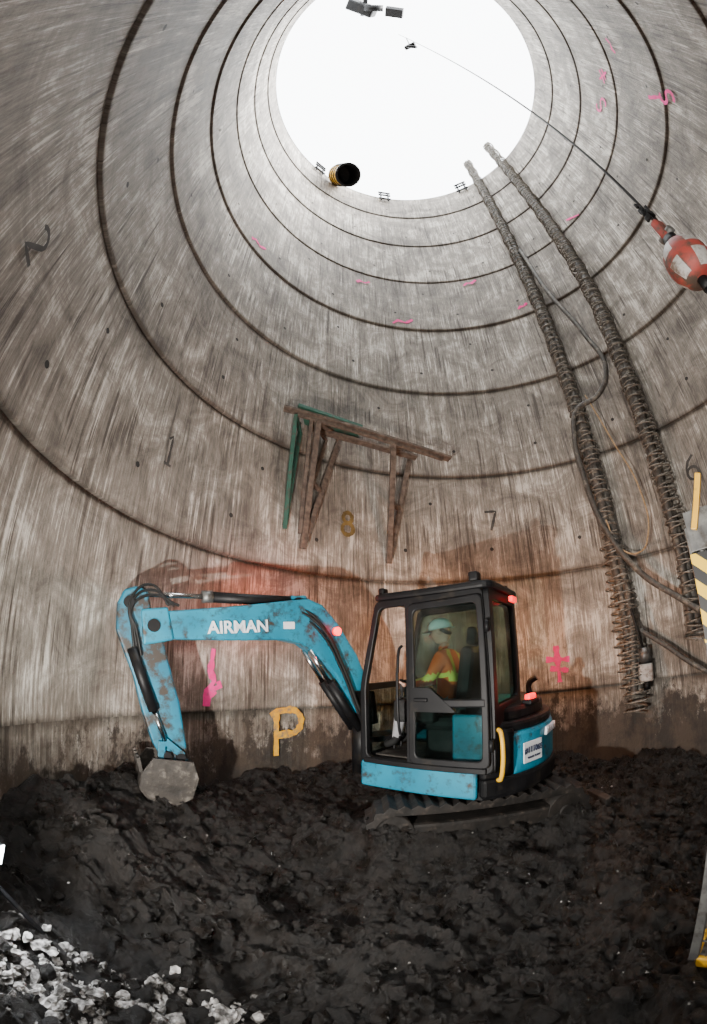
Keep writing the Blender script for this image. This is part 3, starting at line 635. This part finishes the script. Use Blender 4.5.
# ------------------------------------------------------------------ crane hook block hanging on wire
hp0=CAM+ray(689,262)*2.75; K=empty('crane_hook_block',hp0)
def lathe(name,prof,mat,parent,n=28,mats=None,fm=None):
    vs=[];fs=[]
    for z,r in prof:
        for i in range(n): a=2*math.pi*i/n; vs.append((r*math.cos(a),r*math.sin(a),z))
    for j in range(len(prof)-1):
        for i in range(n): fs.append((j*n+i,j*n+(i+1)%n,(j+1)*n+(i+1)%n,(j+1)*n+i))
    fs+=[tuple(range(n)),tuple(range((len(prof)-1)*n,len(prof)*n))]
    o=mk(name,vs,fs,mat,parent,smooth=True)
    if mats:
        for m in mats: o.data.materials.append(m)
        for k,p in enumerate(o.data.polygons): p.material_index=fm(k%n,k//n)
    return o
lathe('overhaul_ball',[(-.16,.05),(-.145,.10),(-.08,.135),(-.03,.145),(.03,.145),(.08,.135),(.14,.10),(.16,.05)],REDP,K,mats=[WHITE],fm=lambda i,j:1 if (i//3)%2==0 and 1<=j<=5 and j!=3 else 0)
cyl('swivel',(0,0,.15),(0,0,.24),.05,BLACK,K); box('wedge_socket',(.09,.06,.18),(0,0,.34),REDP,K,bevel=.02); cyl('socket_pin',(0,-.06,.28),(0,.06,.28),.03,STEEL,K)
box('rope_clamp',(.07,.05,.06),(.01,0,.54),BLACK,K,bevel=.01); tube('dead_end',[(.03,0,.42),(.05,0,.55),(.06,0,.68)],.011,BLACK,K)
for k in range(4): box('chain_link_%d'%k,(.05,.02,.05) if k%2 else (.02,.05,.05),(-.04,0,.47+.05*k),BLACK,K)
tube('hoist_wire',[(0,0,.4),(0,0,20)],.011,BLACK,K,smooth=False)
cyl('shank',(0,0,-.24),(0,0,-.14),.035,BLACK,K)
tube('hook',[(0,0,-.22),(0,0,-.30),(.07,0,-.37),(.08,0,-.47),(0,0,-.54),(-.08,0,-.48),(-.085,0,-.42)],.026,BLACK,K)
# ------------------------------------------------------------------ items on the rim
ph,z=phiz(338,150); G=empty('ventilation_duct')
c0=wp(ph,14.2,.75); ax=(c0-V((AX.x+1.2,AX.y-1.2,5))).normalized()
c1=c0+ax*1.0
def ringtube(name,a,b,ro,ri,mat,parent,n=32):
    a=V(a);b=V(b);d=(b-a).normalized(); s=d.orthogonal().normalized(); u=d.cross(s); vs=[]
    for q,r in((a,ro),(b,ro),(b,ri),(a,ri)): vs+=[q+(s*math.cos(2*math.pi*i/n)+u*math.sin(2*math.pi*i/n))*r for i in range(n)]
    fs=[(k*n+i,k*n+(i+1)%n,((k+1)%4)*n+(i+1)%n,((k+1)%4)*n+i) for k in range(4) for i in range(n)]
    return mk(name,vs,fs,mat,parent,smooth=False)
ringtube('duct_shell',c0,c1,.36,.33,YELLOW,G); ringtube('duct_lip',c0-ax*.04,c0+ax*.05,.38,.32,BLACK,G); ringtube('duct_liner',c0+ax*.03,c1,.325,.31,RUBBER,G); cyl('duct_end',c1-ax*.06,c1,.33,HOLE,G)
for k in range(3): ringtube('duct_rib_%d'%k,c0+ax*(.25+.25*k),c0+ax*(.29+.25*k),.38,.35,BLACK,G)
beam('duct_hanger',c1,V((c1.x,c1.y,ZTOP+.3)).lerp(wp(ph,ZTOP+.3),.5),.06,.06,STEEL,G)
for (x,y) in((382,184),(453,172),(323,149)):
    ph,z=phiz(x,y); b=empty('rim_bracket'); t=V((-math.sin(ph),math.cos(ph),0))
    for s in(-1,1): beam('upright_%d'%s,wp(ph,ZTOP-.3,.06)+t*s*.12,wp(ph,ZTOP+.35,.06)+t*s*.12,.05,.05,BLACK,b)
    for zz in(-.2,.08,.28): beam('rung_%d'%int(zz*100),wp(ph,ZTOP+zz,.08)-t*.2,wp(ph,ZTOP+zz,.08)+t*.2,.05,.05,BLACK,b)
cj=CAM+ray(362,8)*15; JJ=empty('crane_jib_head',cj)
box('sheave_housing',(.8,.35,.5),(0,0,0),BLACK,JJ,rot=(.2,.3,.4),bevel=.05)
for s in(-1,1): beam('jib_chord_%d'%s,(0,s*.25,0),(.9,-5+s*.25,1.5),.1,.1,BLACK,JJ)
for k in range(7): beam('lace_%d'%k,V((.1+.12*k,-.7*k+.25,.2*k)),V((.16+.12*k,-.7*k-.6,.2*k+.1)),.05,.05,BLACK,JJ)
cyl('sheave',(.3,-.1,-.2),(.3,.1,-.2),.28,BLACK,JJ)
box('cross_member',(.5,.3,.2),(.9,.1,-.1),BLACK,JJ,rot=(.5,.2,.1),bevel=.02)
ch=CAM+ray(410,46)*13.2; KH=empty('lifting_hook',ch)
box('hook_body',(.3,.12,.18),(0,0,0),BLACK,KH,rot=(0,.2,-.6),bevel=.03); tube('hook_curve',[(0,0,-.05),(.12,0,-.18),(.06,0,-.34),(-.1,0,-.26)],.04,BLACK,KH); tube('hook_wire',[(0,0,0),(.4,0,5)],.02,BLACK,KH,smooth=False)
# ------------------------------------------------------------------ access cage at right
gd=V((math.sin(math.radians(49.2)),math.cos(math.radians(49.2)),0)); ca=gd*2.18; s_=V((math.cos(math.radians(56)),-math.sin(math.radians(56)),0))
Q=empty('access_cage',(ca.x,ca.y,0),math.atan2(s_.y,s_.x))
cw,cdp,chh=.9,.8,2.3
for x in(0,cw):
    for y in(0,cdp): box('post_%d_%d'%(x*10,y*10),(.05,.05,chh),(x,y,chh/2+.03),STEEL,Q,bevel=.006)
for y in(0,cdp):
    for z in(.08,1.1,chh): box('rail_%d_%d'%(y*10,z*10),(cw,.05,.06),(cw/2,y,z),YELLOW if z<.5 else STEEL,Q)
for x in(0,cw):
    for z in(.08,1.1,chh): box('srail_%d_%d'%(x*10,z*10),(.05,cdp,.06),(x,cdp/2,z),YELLOW if z<.5 else STEEL,Q)
box('hazard_board',(.2,.02,.42),(.08,-.045,1.98),HAZ,Q,bevel=.002)
box('perforated_panel',(.5,.02,.2),(.24,-.04,2.3),STEEL,Q,bevel=.004)
beam('gate_bar',(.03,-.06,2.3),(.13,-.06,2.56),.03,.03,YELLOW,Q)
for k in range(11):
    box('mesh_v_%d'%k,(.008,.008,chh),(.08*k+.06,0,chh/2),STEEL,Q,bevel=0); box('mesh_s_%d'%k,(.008,.008,chh),(0,.07*k+.06,chh/2),STEEL,Q,bevel=0)
for k in range(25): box('mesh_h_%d'%k,(cw,.008,.008),(cw/2,0,.12+.086*k),STEEL,Q,bevel=0); box('mesh_hs_%d'%k,(.008,cdp,.008),(0,cdp/2,.12+.086*k),STEEL,Q,bevel=0)
box('cage_floor',(cw,cdp,.03),(cw/2,cdp/2,.07),STEEL,Q)
# ------------------------------------------------------------------ lights
def work_light(name,lp,dl,mat_face=True):
    WL=empty(name); rz=math.atan2(dl.y,dl.x)
    box('lamp_body',(.1,.22,.16),lp-dl*.06,BLACK,WL,rot=(0,-math.asin(dl.z),rz),bevel=.02)
    box('lamp_lens',(.008,.17,.11),lp-dl*.004,LAMPW if mat_face else GLASS,WL,rot=(0,-math.asin(dl.z),rz),bevel=0)
    for s in(-1,1):
        for t in(-1,1): tube('leg_%d_%d'%(s,t),[lp-dl*.06-V((0,0,.08)),V((lp.x+s*.14,lp.y+t*.14,gz(lp.x+s*.14,lp.y+t*.14)-.02))],.012,BLACK,WL,smooth=False)
def lamp(name,kind,loc,power,color,size=.1,target=None,angle=None,blend=.5):
    l=bpy.data.lights.new(name,kind); l.energy=power; l.color=color
    if kind=='SPOT': l.shadow_soft_size=size; l.spot_size=angle; l.spot_blend=blend
    elif kind=='AREA': l.size=size
    elif kind=='POINT': l.shadow_soft_size=size
    o=bpy.data.objects.new(name,l); scn.collection.objects.link(o); o.location=loc
    if target is not None: o.rotation_euler=(V(target)-V(loc)).to_track_quat('-Z','Y').to_euler()
    return o
lp=V((-1.15,.62,1.02)); tgt=V((1.0,4.6,3.1)); dl=(tgt-lp).normalized()
work_light('work_light',lp,dl)
lamp('work_light_beam','SPOT',lp+dl*.05,1200,(1,.95,.88),.04,tgt,math.radians(146),.9)
l2=V((-1.50,1.26,.80)); d2=(V((-.6,1.3,.5))-l2).normalized()
work_light('work_light',l2,d2)
lamp('small_work_light_beam','SPOT',l2+d2*.04,34,(.92,.96,1),.03,V((-.9,1.25,.35)),math.radians(150),.8)
lamp('rear_fill_light','AREA',V((.6,-.9,2.6)),75,(1,.95,.88),.4,V((1.0,4.5,3.6)))  # added fill light behind the camera, not an actual site lamp
lamp('beacon_glow','POINT',OX+hd*(-.55)-lf*.35+UZ*2.25,110,(1,.38,.11),.05)
lamp('tail_glow','POINT',OX+hd*(-1.1)+lf*.1+UZ*1.55,3,(1,.1,.06),.05)
lamp('boom_glow','POINT',bp3(327,630,.25),3,(1,.06,.08),.04)
lamp('boom_rear_lamp_glow','POINT',bp3(300,596,-.45),26,(1,.16,.07),.05)
sun=bpy.data.lights.new('daylight','SUN'); sun.energy=26; sun.angle=math.radians(40); sun.color=(1,.98,.95); so=bpy.data.objects.new('daylight',sun); scn.collection.objects.link(so); so.rotation_euler=(math.radians(8),math.radians(58),0)
w=bpy.data.worlds.new('world'); scn.world=w; w.use_nodes=True; bg=w.node_tree.nodes['Background']; bg.inputs[0].default_value=(.95,.98,1,1); bg.inputs[1].default_value=11
